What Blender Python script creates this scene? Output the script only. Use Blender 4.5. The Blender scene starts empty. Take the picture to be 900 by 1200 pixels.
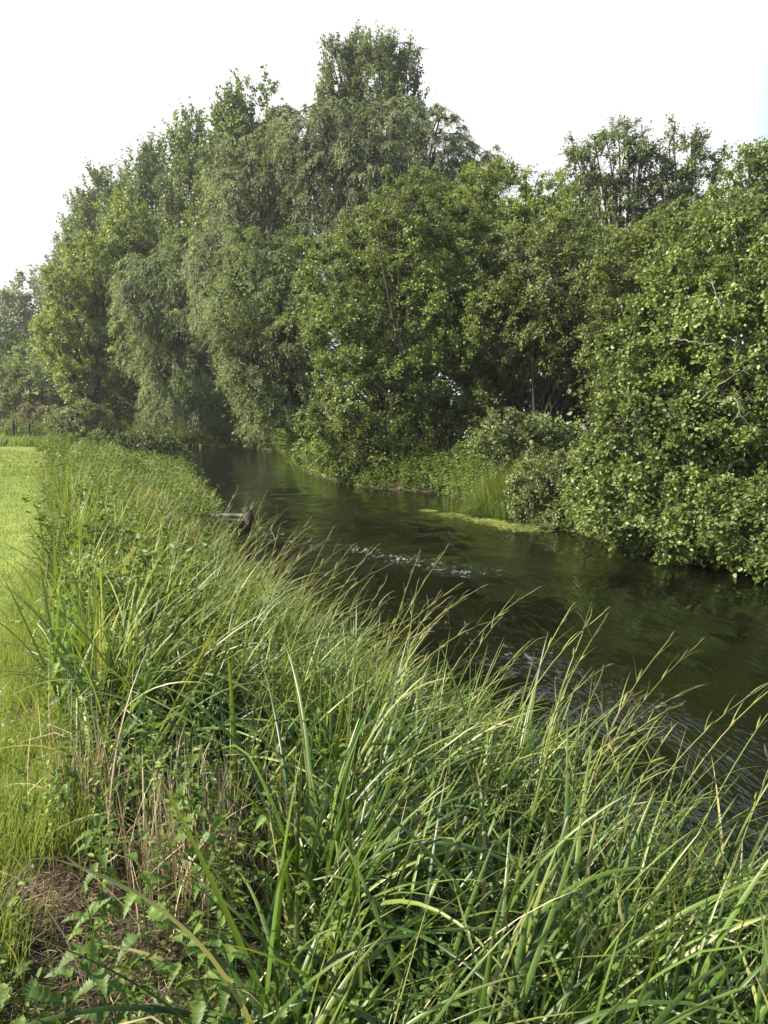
import bpy, math
import numpy as np
from mathutils import Vector
R = np.random.default_rng(11)
S = bpy.context.scene
COL = S.collection
PITCH = math.radians(7.1)
CAMZ = 1.6
WZ = -0.72

# ------------------------------------------------------------------ helpers
def pt(px, py, d):
    """world point d metres ahead of the camera seen in photo pixel (px,py)"""
    xc, yc = (px-450)/924.0, -(py-600)/924.0
    y = math.cos(PITCH) + yc*math.sin(PITCH)
    z = -math.sin(PITCH) + yc*math.cos(PITCH)
    k = d/y
    return np.array([xc*k, d, CAMZ+z*k])

def nrm(v):
    return v/np.maximum(np.linalg.norm(v, axis=-1, keepdims=True), 1e-9)

def mesh(name, V, F, mats=(), attrs=None, smooth=False):
    """V (n,3); F (m,k) or list of such arrays"""
    me = bpy.data.meshes.new(name)
    V = np.asarray(V, np.float32).reshape(-1, 3)
    Fs = [np.asarray(f, np.int32) for f in (F if isinstance(F, list) else [F]) if len(f)]
    tot = np.concatenate([np.full(len(f), f.shape[1], np.int32) for f in Fs])
    idx = np.concatenate([f.reshape(-1) for f in Fs])
    me.vertices.add(len(V)); me.vertices.foreach_set('co', V.reshape(-1))
    me.loops.add(len(idx)); me.loops.foreach_set('vertex_index', idx)
    me.polygons.add(len(tot))
    st = np.concatenate([[0], np.cumsum(tot)[:-1]]).astype(np.int32)
    me.polygons.foreach_set('loop_start', st)
    if smooth:
        me.polygons.foreach_set('use_smooth', np.ones(len(tot), bool))
    me.update(calc_edges=True)
    for k, a in (attrs or {}).items():
        at = me.attributes.new(k, 'FLOAT', 'POINT'); at.data.foreach_set('value', np.asarray(a, np.float32))
    for m in (mats if isinstance(mats, (list, tuple)) else [mats]):
        me.materials.append(m)
    return me

def link(name, me, parent=None, loc=None, **props):
    o = bpy.data.objects.new(name, me); COL.objects.link(o)
    if parent is not None: o.parent = parent
    if loc is not None: o.location = [float(v) for v in loc]
    for k, v in props.items(): o[k] = v
    return o

class Geo:
    """collects pieces into one mesh"""
    def __init__(s): s.V = []; s.F = {}; s.A = {}; s.n = 0
    def add(s, V, F, **attrs):
        V = np.asarray(V, float).reshape(-1, 3)
        for f in (F if isinstance(F, list) else [F]):
            f = np.asarray(f)
            s.F.setdefault(f.shape[1], []).append(f+s.n)
        s.V.append(V); n = len(V)
        for k in ('rnd', 't'):
            a = attrs.get(k, 0.5)
            s.A.setdefault(k, []).append(np.broadcast_to(np.asarray(a, float), (n,)))
        s.n += n
        return s
    def mesh(s, name, mat, off=None, smooth=False):
        V = np.concatenate(s.V)
        if off is not None: V = V-np.asarray(off)
        return mesh(name, V, [np.concatenate(f) for f in s.F.values()], mat, {k: np.concatenate(a) for k, a in s.A.items()}, smooth)

def tubes(P, r, K=5):
    """P (M,S,3) curves, r (M,S) radii -> V,F"""
    M, n, _ = P.shape
    T = nrm(np.gradient(P, axis=1))
    ref = np.where(np.abs(T[:, :1, 2:3]) > .9, np.array([1., 0, 0]), np.array([0, 0, 1.]))
    A = nrm(np.cross(T, np.broadcast_to(ref, T.shape))); B = np.cross(T, A)
    a = np.arange(K)*2*np.pi/K
    V = P[:, :, None, :] + r[:, :, None, None]*(A[:, :, None, :]*np.cos(a)[None, None, :, None]+B[:, :, None, :]*np.sin(a)[None, None, :, None])
    base = (np.arange(M)*n*K)[:, None, None]+(np.arange(n-1)*K)[None, :, None]
    k = np.arange(K)[None, None, :]; k2 = (k+1) % K
    F = np.stack([base+k, base+k2, base+K+k2, base+K+k], -1).reshape(-1, 4)
    return V.reshape(-1, 3), F

def bez(P0, P1, P2, n, r0, r1):
    t = np.linspace(0, 1, n)[None, :, None]
    P = (1-t)**2*P0[:, None]+2*t*(1-t)*P1[:, None]+t*t*P2[:, None]
    tt = np.linspace(0, 1, n)[None, :]
    r = np.asarray(r0).reshape(-1, 1)*(1-tt)+np.asarray(r1).reshape(-1, 1)*tt
    return P, r*np.ones((len(P), 1))

def leafgeo(P, T, N, L, w, six=False, fold=.18):
    T = nrm(T); Sd = nrm(np.cross(T, N)); N = np.cross(Sd, T)
    L = np.broadcast_to(np.asarray(L, float), (len(P),))[:, None]; w = np.broadcast_to(np.asarray(w, float), (len(P),))[:, None]
    i = np.arange(len(P))[:, None]
    if six:
        V = np.stack([P, P+T*L*.28+Sd*w*.48+N*w*fold, P+T*L*.72+Sd*w*.42+N*w*fold*.6, P+T*L-N*L*.08,
                      P+T*L*.72-Sd*w*.42+N*w*fold*.6, P+T*L*.28-Sd*w*.48+N*w*fold], 1)
        F = np.concatenate([i*6+np.array([0, 1, 2, 3]), i*6+np.array([0, 3, 4, 5])])
        return V.reshape(-1, 3), F, 6
    V = np.stack([P, P+T*L*.5+Sd*w*.5+N*w*fold, P+T*L, P+T*L*.5-Sd*w*.5+N*w*fold], 1)
    F = np.concatenate([i*4+np.array([0, 1, 2]), i*4+np.array([0, 2, 3])])
    return V.reshape(-1, 3), F, 4

def ribbons(root, az, L, W, th0, kap, seg=8, p=1.3, twist=.5, kink=None, fold=.22):
    """arching grass blades; az heading, th0 lean from vertical, kap added lean along it"""
    n = len(root); s = np.linspace(0, 1, seg+1)
    th = th0[:, None]+kap[:, None]*s[None]**p
    if kink is not None:
        kp, ka = kink
        th = th+ka[:, None]/(1+np.exp(-(s[None]-kp[:, None])*40))
    th = np.minimum(th, 2.75)
    ds = (L/seg)[:, None]
    azs = az[:, None]+(R.normal(0, .25, n))[:, None]*s[None]
    step = np.stack([np.sin(th)*np.cos(azs), np.sin(th)*np.sin(azs), np.cos(th)], -1)*ds[..., None]
    P = root[:, None]+np.concatenate([np.zeros((n, 1, 3)), np.cumsum(step[:, :-1], 1)], 1)
    T = nrm(step)
    side0 = np.stack([-np.sin(azs), np.cos(azs), np.zeros_like(azs)], -1)
    Nn = np.cross(side0, T)
    tw = (R.normal(0, twist, n))[:, None]+(R.normal(0, twist*.8, n))[:, None]*s[None]
    Sd = side0*np.cos(tw)[..., None]+Nn*np.sin(tw)[..., None]
    Nn = np.cross(Sd, T)
    prof = np.minimum(1, .55+s*3)*np.clip(1-s, 0, 1)**.55
    w = W[:, None]*prof[None]
    a = P+Sd*w[..., None]*.5+Nn*w[..., None]*fold; b = P; c = P-Sd*w[..., None]*.5+Nn*w[..., None]*fold
    V = np.stack([a, b, c], 2).reshape(-1, 3)
    base = (np.arange(n)*(seg+1)*3)[:, None]+(np.arange(seg)*3)[None]
    F = np.concatenate([np.stack([base, base+1, base+4, base+3], -1).reshape(-1, 4), np.stack([base+1, base+2, base+5, base+4], -1).reshape(-1, 4)])
    tt = np.broadcast_to(s[None, :, None], (n, seg+1, 3)).reshape(-1)
    return V, F, tt, (seg+1)*3

# ------------------------------------------------------------------ materials
def newmat(name):
    m = bpy.data.materials.new(name); m.use_nodes = True
    nt = m.node_tree; nt.nodes.clear()
    return m, nt, lambda t, **kw: node(nt, t, **kw)

def node(nt, typ, ins=None, **kw):
    n = nt.nodes.new(typ)
    for k, v in kw.items(): setattr(n, k, v)
    for k, v in (ins or {}).items():
        if hasattr(v, 'is_linked') or hasattr(v, 'links'): nt.links.new(v, n.inputs[k])
        else: n.inputs[k].default_value = v
    return n

def c4(c): return (c[0], c[1], c[2], 1)

def ramp(nt, fac, stops, interp='LINEAR'):
    n = nt.nodes.new('ShaderNodeValToRGB'); n.color_ramp.interpolation = interp
    cr = n.color_ramp
    while len(cr.elements) < len(stops): cr.elements.new(.5)
    for e, (p, c) in zip(cr.elements, stops): e.position = p; e.color = c4(c) if len(c) == 3 else c
    nt.links.new(fac, n.inputs[0]); return n.outputs[0]

def leafmat(name, stops, trans=.35, tcol=(.16, .24, .03), rough=.5, gloss=.04, nscale=.35, stripe=False, tips=None, var=.35):
    m, nt, N = newmat(name)
    at = N('ShaderNodeAttribute', attribute_name='rnd').outputs['Fac']
    col = ramp(nt, at, stops)
    geo = N('ShaderNodeNewGeometry')
    no = N('ShaderNodeTexNoise', ins={'Scale': nscale, 'Detail': 2.0, 'Vector': geo.outputs['Position']})
    mr = N('ShaderNodeMapRange', ins={'Value': no.outputs['Fac'], 'From Min': .3, 'From Max': .7, 'To Min': 1-var, 'To Max': 1+var})
    mx = N('ShaderNodeVectorMath', operation='SCALE', ins={0: col, 'Scale': mr.outputs[0]})
    col = mx.outputs[0]
    if tips is not None:
        t = N('ShaderNodeAttribute', attribute_name='t').outputs['Fac']
        f = N('ShaderNodeMapRange', ins={'Value': t, 'From Min': .75, 'From Max': 1.0, 'To Min': 0., 'To Max': .8}).outputs[0]
        mm = N('ShaderNodeMix', data_type='RGBA'); nt.links.new(f, mm.inputs[0]); nt.links.new(col, mm.inputs[6]); mm.inputs[7].default_value = c4(tips)
        col = mm.outputs[2]
    pb = N('ShaderNodeBsdfPrincipled', ins={'Base Color': col, 'Roughness': rough, 'Specular IOR Level': gloss*10})
    tc = N('ShaderNodeVectorMath', operation='MULTIPLY', ins={0: col, 1: (tcol[0]/.1, tcol[1]/.15, tcol[2]/.035)})
    tr = N('ShaderNodeBsdfTranslucent', ins={'Color': tc.outputs[0]})
    ms = N('ShaderNodeMixShader', ins={0: trans, 1: pb.outputs[0], 2: tr.outputs[0]})
    nt.links.new(ms.outputs[0], N('ShaderNodeOutputMaterial').inputs[0])
    return m

def plainmat(name, stops, scale=3., rough=.85, bump=.4, bscale=None, detail=6., stretch=None, spec=.3):
    m, nt, N = newmat(name)
    tc = N('ShaderNodeTexCoord').outputs['Object']
    if stretch:
        mp = N('ShaderNodeMapping', ins={'Vector': tc, 'Scale': stretch}); tc = mp.outputs[0]
    no = N('ShaderNodeTexNoise', ins={'Vector': tc, 'Scale': scale, 'Detail': detail, 'Roughness': .65})
    col = ramp(nt, no.outputs['Fac'], stops)
    n2 = N('ShaderNodeTexNoise', ins={'Vector': tc, 'Scale': bscale or scale*4, 'Detail': 4.0})
    bp = N('ShaderNodeBump', ins={'Height': n2.outputs['Fac'], 'Strength': bump, 'Distance': .03})
    pb = N('ShaderNodeBsdfPrincipled', ins={'Base Color': col, 'Roughness': rough, 'Normal': bp.outputs[0], 'Specular IOR Level': spec})
    nt.links.new(pb.outputs[0], N('ShaderNodeOutputMaterial').inputs[0])
    return m

def G3(a, b, c): return [(0., a), (.5, b), (1., c)]
M = {}
M['alder'] = leafmat('alder_leaves', G3((.075, .112, .026), (.13, .182, .044), (.195, .255, .08)), rough=.45, gloss=.035, tcol=(.15, .2, .03))
M['alder_near'] = leafmat('broad_leaves', G3((.070, .112, .025), (.12, .175, .042), (.19, .25, .08)), rough=.4, gloss=.035, nscale=.8, tcol=(.15, .2, .03))
M['yellow'] = leafmat('maple_leaves', G3((.12, .165, .028), (.175, .235, .045), (.23, .29, .08)), trans=.35, tcol=(.14, .19, .03))
M['willow'] = leafmat('willow_leaves', G3((.095, .128, .048), (.15, .188, .075), (.21, .255, .115)), rough=.5, trans=.3, gloss=.03)
M['greywillow'] = leafmat('grey_willow_leaves', G3((.10, .128, .055), (.15, .182, .085), (.215, .245, .13)), rough=.5, trans=.3, gloss=.03)
M['sallow'] = leafmat('sallow_leaves', G3((.075, .098, .03), (.115, .145, .045), (.165, .20, .075)), rough=.5, gloss=.03)
M['poplar'] = leafmat('poplar_leaves', G3((.075, .105, .036), (.115, .15, .055), (.165, .205, .08)), rough=.45, gloss=.04)
M['grey'] = leafmat('haze_grey_leaves', G3((.13, .16, .10), (.18, .21, .14), (.24, .27, .19)), trans=.3)  # distance haze put into the pale grey leaf colour
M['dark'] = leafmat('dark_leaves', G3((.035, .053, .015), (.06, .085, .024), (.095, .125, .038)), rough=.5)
M['bush'] = leafmat('bush_leaves', G3((.085, .11, .042), (.13, .16, .062), (.20, .23, .10)), nscale=.8)
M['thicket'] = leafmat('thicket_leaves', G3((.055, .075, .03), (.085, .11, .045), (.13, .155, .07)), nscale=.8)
M['bramble'] = leafmat('bramble_leaves', G3((.11, .095, .055), (.15, .145, .08), (.17, .19, .09)), nscale=1.2)
M['bark'] = plainmat('grey_bark', [(.2, (.018, .016, .012)), (.5, (.045, .04, .03)), (.8, (.085, .078, .06))], 3, stretch=(1, 1, .25))
M['deadwood'] = plainmat('dead_wood', [(.3, (.10, .09, .07)), (.7, (.24, .22, .18))], 5)
M['sedge'] = leafmat('sedge_blades', [(0., (.030, .062, .012)), (.35, (.066, .118, .020)), (.7, (.115, .18, .030)), (.9, (.18, .235, .04)), (1., (.34, .30, .15))],
                     trans=.36, tcol=(.14, .19, .02), rough=.42, gloss=.035, nscale=1.2, tips=(.18, .20, .05), var=.25)
M['sedge_near'] = leafmat('near_sedge_blades', [(0., (.022, .052, .010)), (.35, (.055, .108, .018)), (.7, (.100, .165, .030)), (.9, (.17, .225, .045)), (1., (.25, .25, .10))],
                     trans=.35, tcol=(.14, .19, .02), rough=.38, gloss=.04, nscale=1.2, tips=(.17, .18, .05), var=.25)
M['fresh'] = leafmat('fresh_grass', [(0., (.11, .165, .027)), (.6, (.19, .245, .042)), (1., (.28, .32, .09))], trans=.4, rough=.5, nscale=1.2, var=.2, tcol=(.12, .17, .03))
M['nettle'] = leafmat('nettle_leaves', G3((.045, .085, .018), (.085, .14, .028), (.15, .22, .04)), trans=.4, rough=.5, gloss=.03, nscale=3, var=.2)
M['weeds'] = leafmat('weed_leaves', G3((.06, .095, .02), (.11, .155, .033), (.17, .22, .055)), trans=.35, nscale=1., gloss=.03)
M['iris'] = leafmat('iris_blades', G3((.06, .12, .035), (.085, .155, .045), (.13, .21, .05)), trans=.4, rough=.4, nscale=3)
M['straw'] = leafmat('straw', G3((.24, .185, .10), (.40, .32, .19), (.54, .46, .31)), trans=.15, tcol=(.1, .14, .03), rough=.6, nscale=4)
M['thatch'] = leafmat('brown_cuttings', G3((.09, .06, .035), (.18, .125, .075), (.33, .25, .16)), trans=.1, tcol=(.1, .14, .03), rough=.7, nscale=6)
M['seed'] = leafmat('sedge_spikes', G3((.04, .025, .014), (.08, .058, .026), (.22, .21, .05)), trans=.1, rough=.7, nscale=6)
M['seedstem'] = leafmat('sedge_stems', G3((.13, .17, .04), (.20, .24, .06), (.28, .28, .10)), trans=.3, rough=.45, nscale=3)
M['wood'] = plainmat('weathered_timber', [(.2, (.04, .036, .026)), (.5, (.11, .10, .075)), (.8, (.22, .20, .16))], 6, stretch=(.3, 3, 3))
M['darkwood'] = plainmat('wet_timber', [(.3, (.012, .011, .009)), (.7, (.045, .04, .03))], 6)

# ------------------------------------------------------------------ terrain
NEAR = np.array([(9, -6), (6, -2), (3.3, .6), (2.0, 2.2), (1.3, 3.1), (.7, 4.1), (-.3, 5.7), (-1., 7.), (-1.7, 9.), (-2.75, 13.), (-4.3, 18.5),
                 (-6.3, 25.5), (-9.2, 34), (-14, 43), (-21, 50), (-34, 55), (-60, 60)], float)
FAR = np.array([(40, -6), (22, -1), (13, 4), (8.2, 8), (5.5, 10.9), (4.7, 12.1), (3.9, 14.5), (3.0, 18), (1.5, 23.2), (-.8, 25), (-2.9, 30), (-4.2, 36), (-5.4, 44),
                (-7.5, 52), (-12, 56.5), (-20, 59), (-34, 63), (-60, 70)], float)
LAWN = np.array([(-1.0, -6), (-1.08, 0), (-1.36, 2.9), (-1.75, 4.), (-2.4, 5.6), (-4.55, 11), (-5.3, 12.9), (-8.3, 19.7), (-13.9, 33), (-24, 40), (-60, 48)], float)

def polydist(X, Y, poly):
    d = np.full(X.shape, 1e9)
    for a, b in zip(poly[:-1], poly[1:]):
        ab = b-a; t = np.clip(((X-a[0])*ab[0]+(Y-a[1])*ab[1])/(ab@ab), 0, 1)
        d = np.minimum(d, np.hypot(X-a[0]-ab[0]*t, Y-a[1]-ab[1]*t))
    return d

def inside(X, Y, poly):
    r = np.zeros(X.shape, bool); n = len(poly)
    for i in range(n):
        a, b = poly[i], poly[(i+1) % n]
        c = ((a[1] > Y) != (b[1] > Y)) & (X < (b[0]-a[0])*(Y-a[1])/((b[1]-a[1]) if b[1] != a[1] else 1e-9)+a[0])
        r ^= c
    return r
RIVER = np.concatenate([NEAR, FAR[::-1]])
def sst(x, a, b):
    t = np.clip((x-a)/(b-a), 0, 1); return t*t*(3-2*t)
def wob(x, y, f=1., s=0.):
    return (np.sin(x*1.7*f+y*.9*f+s)+np.sin(x*-.8*f+y*2.1*f+1.3+s)+.5*np.sin(x*3.9*f+y*3.1*f+2+s)+.5*np.sin(-x*4.3*f+y*2.7*f+s*2))/3
def gz(x, y):
    x = np.asarray(x, float); y = np.asarray(y, float)
    dn, df = polydist(x, y, NEAR), polydist(x, y, FAR)
    ins = inside(x, y, RIVER)
    d = np.minimum(dn, df)
    nearside = dn < df
    dl = polydist(x, y, LAWN); Wd = np.clip((dn+dl)*.95, 1.1, 5.)
    q = np.clip(dn/Wd, 0, 1)
    zo = np.where(nearside, -.75+.75*(q*q*(3-2*q)*.6+.4*q), -.75+.5*sst(d, 0, .8)+.35*sst(d, 1.5, 8))
    zo = zo + .04*wob(x, y)*sst(d, .2, 1.5) + .012*wob(x, y, 6)
    far = sst(np.hypot(x, y), 90, 300)
    zo = zo+far*1.5*(wob(x*.02, y*.02)+.6)
    zi = -.75-.7*sst(d, 0, 1.)+.05*wob(x, y, 2)
    return np.where(ins, zi, zo)

def graded(lo, hi, dlo, dhi, s0, g=1.07):
    a = [dlo]
    while a[-1] < dhi: a.append(a[-1]+s0)
    s = s0
    while a[-1] < hi: s *= g; a.append(a[-1]+s)
    b = [dlo]; s = s0
    while b[-1] > lo: s *= g; b.append(b[-1]-s)
    return np.array(b[:0:-1]+a)
gx = graded(-900, 900, -6, 7, .12); gy = graded(-60, 1500, 0, 18, .12, 1.045)
X, Y = np.meshgrid(gx, gy, indexing='ij')
Z = gz(X, Y)
def gridF(nx, ny):
    i = np.arange(nx-1)[:, None]*ny+np.arange(ny-1)[None]
    return np.stack([i, i+ny, i+ny+1, i+1], -1).reshape(-1, 4)
# strip mask: 1 = mown lawn, 0 = rough bank soil
WEST = np.concatenate([LAWN, [(-900, 48), (-900, -60), (-1., -60)]])
lawnmask = np.maximum(inside(X, Y, WEST).astype(float)*sst(polydist(X, Y, LAWN), 0., .5), ((Y > 32.5) & ~inside(X, Y, RIVER) & (polydist(X, Y, NEAR) > 1.) & (X < -8)).astype(float))
m, nt, N = newmat('ground')
pos = N('ShaderNodeNewGeometry').outputs['Position']
la = N('ShaderNodeAttribute', attribute_name='lawn').outputs['Fac']
n1 = N('ShaderNodeTexNoise', ins={'Vector': pos, 'Scale': 1.4, 'Detail': 6.})
n2 = N('ShaderNodeTexNoise', ins={'Vector': pos, 'Scale': 30., 'Detail': 4.})
lawnc = ramp(nt, n1.outputs['Fac'], [(.3, (.095, .135, .028)), (.5, (.135, .178, .038)), (.75, (.19, .22, .055))])
soil = ramp(nt, n2.outputs['Fac'], [(.3, (.022, .020, .011)), (.55, (.045, .04, .02)), (.75, (.09, .072, .04))])
mx = N('ShaderNodeMix', data_type='RGBA'); nt.links.new(la, mx.inputs[0]); nt.links.new(soil, mx.inputs[6]); nt.links.new(lawnc, mx.inputs[7])
bp = N('ShaderNodeBump', ins={'Height': n2.outputs['Fac'], 'Strength': .6, 'Distance': .04})
pb = N('ShaderNodeBsdfPrincipled', ins={'Base Color': mx.outputs[2], 'Roughness': .95, 'Normal': bp.outputs[0], 'Specular IOR Level': .1})
nt.links.new(pb.outputs[0], N('ShaderNodeOutputMaterial').inputs[0])
link('ground', mesh('ground', np.stack([X, Y, Z], -1), gridF(len(gx), len(gy)), m, {'lawn': lawnmask.reshape(-1)}, True), kind='structure')

# water -------------------------------------------------------------
m, nt, N = newmat('river_water')
pos = N('ShaderNodeNewGeometry').outputs['Position']
rot = N('ShaderNodeMapping', ins={'Vector': pos, 'Rotation': (0, 0, math.radians(-22)), 'Scale': (.9, .3, 1.)})
# warp
wn = N('ShaderNodeTexNoise', ins={'Vector': pos, 'Scale': .35, 'Detail': 2.})
wv = N('ShaderNodeVectorMath', operation='SCALE', ins={0: wn.outputs['Color'], 'Scale': .9})
va = N('ShaderNodeVectorMath', operation='ADD', ins={0: rot.outputs[0], 1: wv.outputs[0]})
b1 = N('ShaderNodeTexNoise', ins={'Vector': va.outputs[0], 'Scale': 2.2, 'Detail': 3., 'Roughness': .5})
b2 = N('ShaderNodeTexNoise', ins={'Vector': va.outputs[0], 'Scale': 9., 'Detail': 3., 'Roughness': .6})
rf = N('ShaderNodeAttribute', attribute_name='riffle').outputs['Fac']
big = N('ShaderNodeTexNoise', ins={'Vector': pos, 'Scale': .7, 'Detail': 2.})
bm = N('ShaderNodeMapRange', ins={'Value': big.outputs['Fac'], 'From Min': .4, 'From Max': .65, 'To Min': .08, 'To Max': .28}).outputs[0]
am = N('ShaderNodeMath', operation='ADD', ins={0: bm, 1: rf})
h2 = N('ShaderNodeMath', operation='MULTIPLY', ins={0: b2.outputs['Fac'], 1: am.outputs[0]})
b3 = N('ShaderNodeTexNoise', ins={'Vector': va.outputs[0], 'Scale': 24., 'Detail': 2., 'Roughness': .6})
r3 = N('ShaderNodeMath', operation='MULTIPLY', ins={0: b3.outputs['Fac'], 1: rf})
r4 = N('ShaderNodeMath', operation='MULTIPLY_ADD', ins={0: r3.outputs[0], 1: .35, 2: h2.outputs[0]})
hs = N('ShaderNodeMath', operation='MULTIPLY_ADD', ins={0: b1.outputs['Fac'], 1: .9, 2: r4.outputs[0]})
bp = N('ShaderNodeBump', ins={'Height': hs.outputs[0], 'Strength': 1., 'Distance': .055})
cn = N('ShaderNodeTexNoise', ins={'Vector': rot.outputs[0], 'Scale': .8, 'Detail': 4.})
wc = ramp(nt, cn.outputs['Fac'], [(.35, (.0015, .002, .001)), (.55, (.003, .004, .0015)), (.75, (.008, .010, .003))])
f1 = N('ShaderNodeMath', operation='MULTIPLY', ins={0: b2.outputs['Fac'], 1: b3.outputs['Fac']})
f2 = N('ShaderNodeMath', operation='MULTIPLY_ADD', ins={0: rf, 1: .085, 2: f1.outputs[0]})
f3 = N('ShaderNodeMapRange', ins={'Value': f2.outputs[0], 'From Min': .36, 'From Max': .50, 'To Min': 0., 'To Max': 1.})
fr = N('ShaderNodeMath', operation='MULTIPLY', use_clamp=True, ins={0: rf, 1: .34})
f3 = N('ShaderNodeMath', operation='MULTIPLY', use_clamp=True, ins={0: f3.outputs[0], 1: fr.outputs[0]})
fm = N('ShaderNodeMix', data_type='RGBA'); nt.links.new(f3.outputs[0], fm.inputs[0]); nt.links.new(wc, fm.inputs[6]); fm.inputs[7].default_value = (.62, .66, .64, 1)  # whitish colour painted on the riffles in place of sky and sun glints
pb = N('ShaderNodeBsdfPrincipled', ins={'Base Color': fm.outputs[2], 'Roughness': .05, 'IOR': 1.333, 'Normal': bp.outputs[0]})
nt.links.new(pb.outputs[0], N('ShaderNodeOutputMaterial').inputs[0])
wx = graded(-70, 60, -5, 7, .1, 1.06); wy = graded(-10, 80, 2, 24, .1, 1.05)
X2, Y2 = np.meshgrid(wx, wy, indexing='ij')
# turbulent wake trailing from the timber groyne
def seg_d(X, Y, pts): return polydist(X, Y, np.array(pts, float))
rif = 1.5*np.exp(-(seg_d(X2, Y2, [(-2.1, 15.2), (-.75, 13.6), (.4, 12.4), (1.3, 11.5)])/.5)**2)
rif += .5*np.exp(-(seg_d(X2, Y2, [(-1.9, 12.2), (-.6, 10.4), (.6, 8.6), (1.6, 6.8), (2.2, 5.4)])/.7)**2)
rif += .08*np.exp(-(seg_d(X2, Y2, [(.3, 6.5), (1.4, 4.8), (2.2, 3.6)])/.8)**2)
rif += .35*np.exp(-(seg_d(X2, Y2, [(-3.4, 20), (-1.4, 18.4), (.8, 16.6)])/.5)**2)
rif *= .6+.5*wob(X2, Y2, 2.2)
zw = WZ+np.clip(rif, 0, 2)*.022*wob(X2*1.0, Y2*1.0, 5.5)+.004*wob(X2, Y2, 2.3)
link('river_water', mesh('river_water', np.stack([X2, Y2, zw], -1), gridF(len(wx), len(wy)), m, {'riffle': np.clip(rif, 0, 1.25).reshape(-1)}, True), kind='structure')

# ------------------------------------------------------------------ trees
def E(px, py, rx, ry, d, dep=1.0):
    c = pt(px, py, d); k = d/924.0
    return (c[0], c[1], c[2], rx*k, (rx+ry)*.5*k*dep, ry*k)

def crown_geo(ells, kind, cr, leaf, dens, six=False, zmin=None, g=None):
    """leafy twigs over the lobes of a crown; returns Geo and the clump centres"""
    ells = np.array(ells, float)
    area = 4*np.pi*((ells[:, 3]*ells[:, 4])**1.6/3+(ells[:, 3]*ells[:, 5])**1.6/3+(ells[:, 4]*ells[:, 5])**1.6/3)**(1/1.6)
    C = []; O = []
    for e, A in zip(ells, area):
        n = int(A/(cr*cr*1.05))+6
        d = nrm(R.normal(size=(n, 3)))
        ph = R.uniform(0, 6, 3)
        lump = 1+.13*np.sin(d[:, 0]*5+ph[0])+.12*np.sin(d[:, 2]*7+ph[1])+.12*np.sin(d[:, 1]*6+d[:, 0]*4+ph[2])
        r = (1-.42*R.random(n)**1.5)*lump
        p = e[:3]+d*r[:, None]*e[3:]
        o = nrm(d/e[3:]*min(e[3:]))
        keep = np.ones(n, bool)
        for f in ells:
            if f is e: continue
            q = np.linalg.norm((p-f[:3])/f[3:], axis=1)
            keep &= ~(q < .5)
        keep &= p[:, 2] > (zmin if zmin is not None else -1e9)
        C.append(p[keep]); O.append(o[keep])
    C = np.concatenate(C); O = np.concatenate(O)
    nc = len(C)
    ntw = {'poplar': 9, 'willow': 11, 'alder': 11, 'shrub': 10}[kind]
    nl = max(4, int(dens*cr*cr/(leaf*leaf)*1.15/ntw*2.2))
    tw0 = np.repeat(C, ntw, 0); out = np.repeat(O, ntw, 0); m_ = len(tw0)
    rnd = R.normal(size=(m_, 3)); up = np.array([0, 0, 1.])
    crs = np.repeat(R.uniform(.7, 1.3, nc), ntw)*cr
    if kind == 'poplar':
        D = nrm(out*.30+rnd*.28+up*.95); gr = 0.; Lt = crs*R.uniform(.8, 1.9, m_)
    elif kind == 'willow':
        D = nrm(out*.75+rnd*.5+up*.25); gr = -1.0; Lt = crs*R.uniform(.9, 1.8, m_)
    elif kind == 'shrub':
        D = nrm(out*.7+rnd*.55+up*.5); gr = -.15; Lt = crs*R.uniform(.6, 1.3, m_)
    else:
        D = nrm(out*.8+rnd*.6+up*.12); gr = -.18; Lt = crs*R.uniform(.6, 1.35, m_)
    if g is not None: gr = g
    tw0 = tw0-D*Lt[:, None]*.35
    # leaves
    k = np.repeat(np.arange(m_), nl); t = .12+.95*R.random(len(k))
    Lk = Lt[k][:, None]; tt = t[:, None]
    Pn = tw0[k]+D[k]*Lk*tt+up*gr*Lk*tt*tt*.8+R.normal(size=(len(k), 3))*leaf*.45
    tang = nrm(D[k]+up*gr*1.6*tt)
    if zmin is not None:
        ok = Pn[:, 2] > zmin
        Pn = Pn[ok]; tang = tang[ok]; k = k[ok]; t = t[ok]
    rr = R.normal(size=(len(k), 3))
    if kind == 'willow': T = nrm(tang*1.2+rr*.35-up*.25); wq = .34
    elif kind == 'poplar': T = nrm(tang*.6+rr*.6); wq = .8
    else: T = nrm(tang*.5+rr*.6-up*.1); wq = .78
    Nn = nrm(out[k]*.55+up*.55+R.normal(size=(len(k), 3))*.55)
    sz = leaf*R.uniform(.5, 1.35, len(k))
    L = sz*(1.9 if kind == 'willow' else 1.15)
    V, F, q = leafgeo(Pn, T, Nn, L, L*wq, six)
    clr = np.repeat(R.normal(0, .13, nc), ntw)[k]
    rn = np.clip(.5+clr+R.normal(0, .17, len(k)), 0, 1)
    gg = Geo(); gg.add(V, F, rnd=np.repeat(rn, q))
    return gg, C, (tw0, D, Lt, gr)

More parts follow.
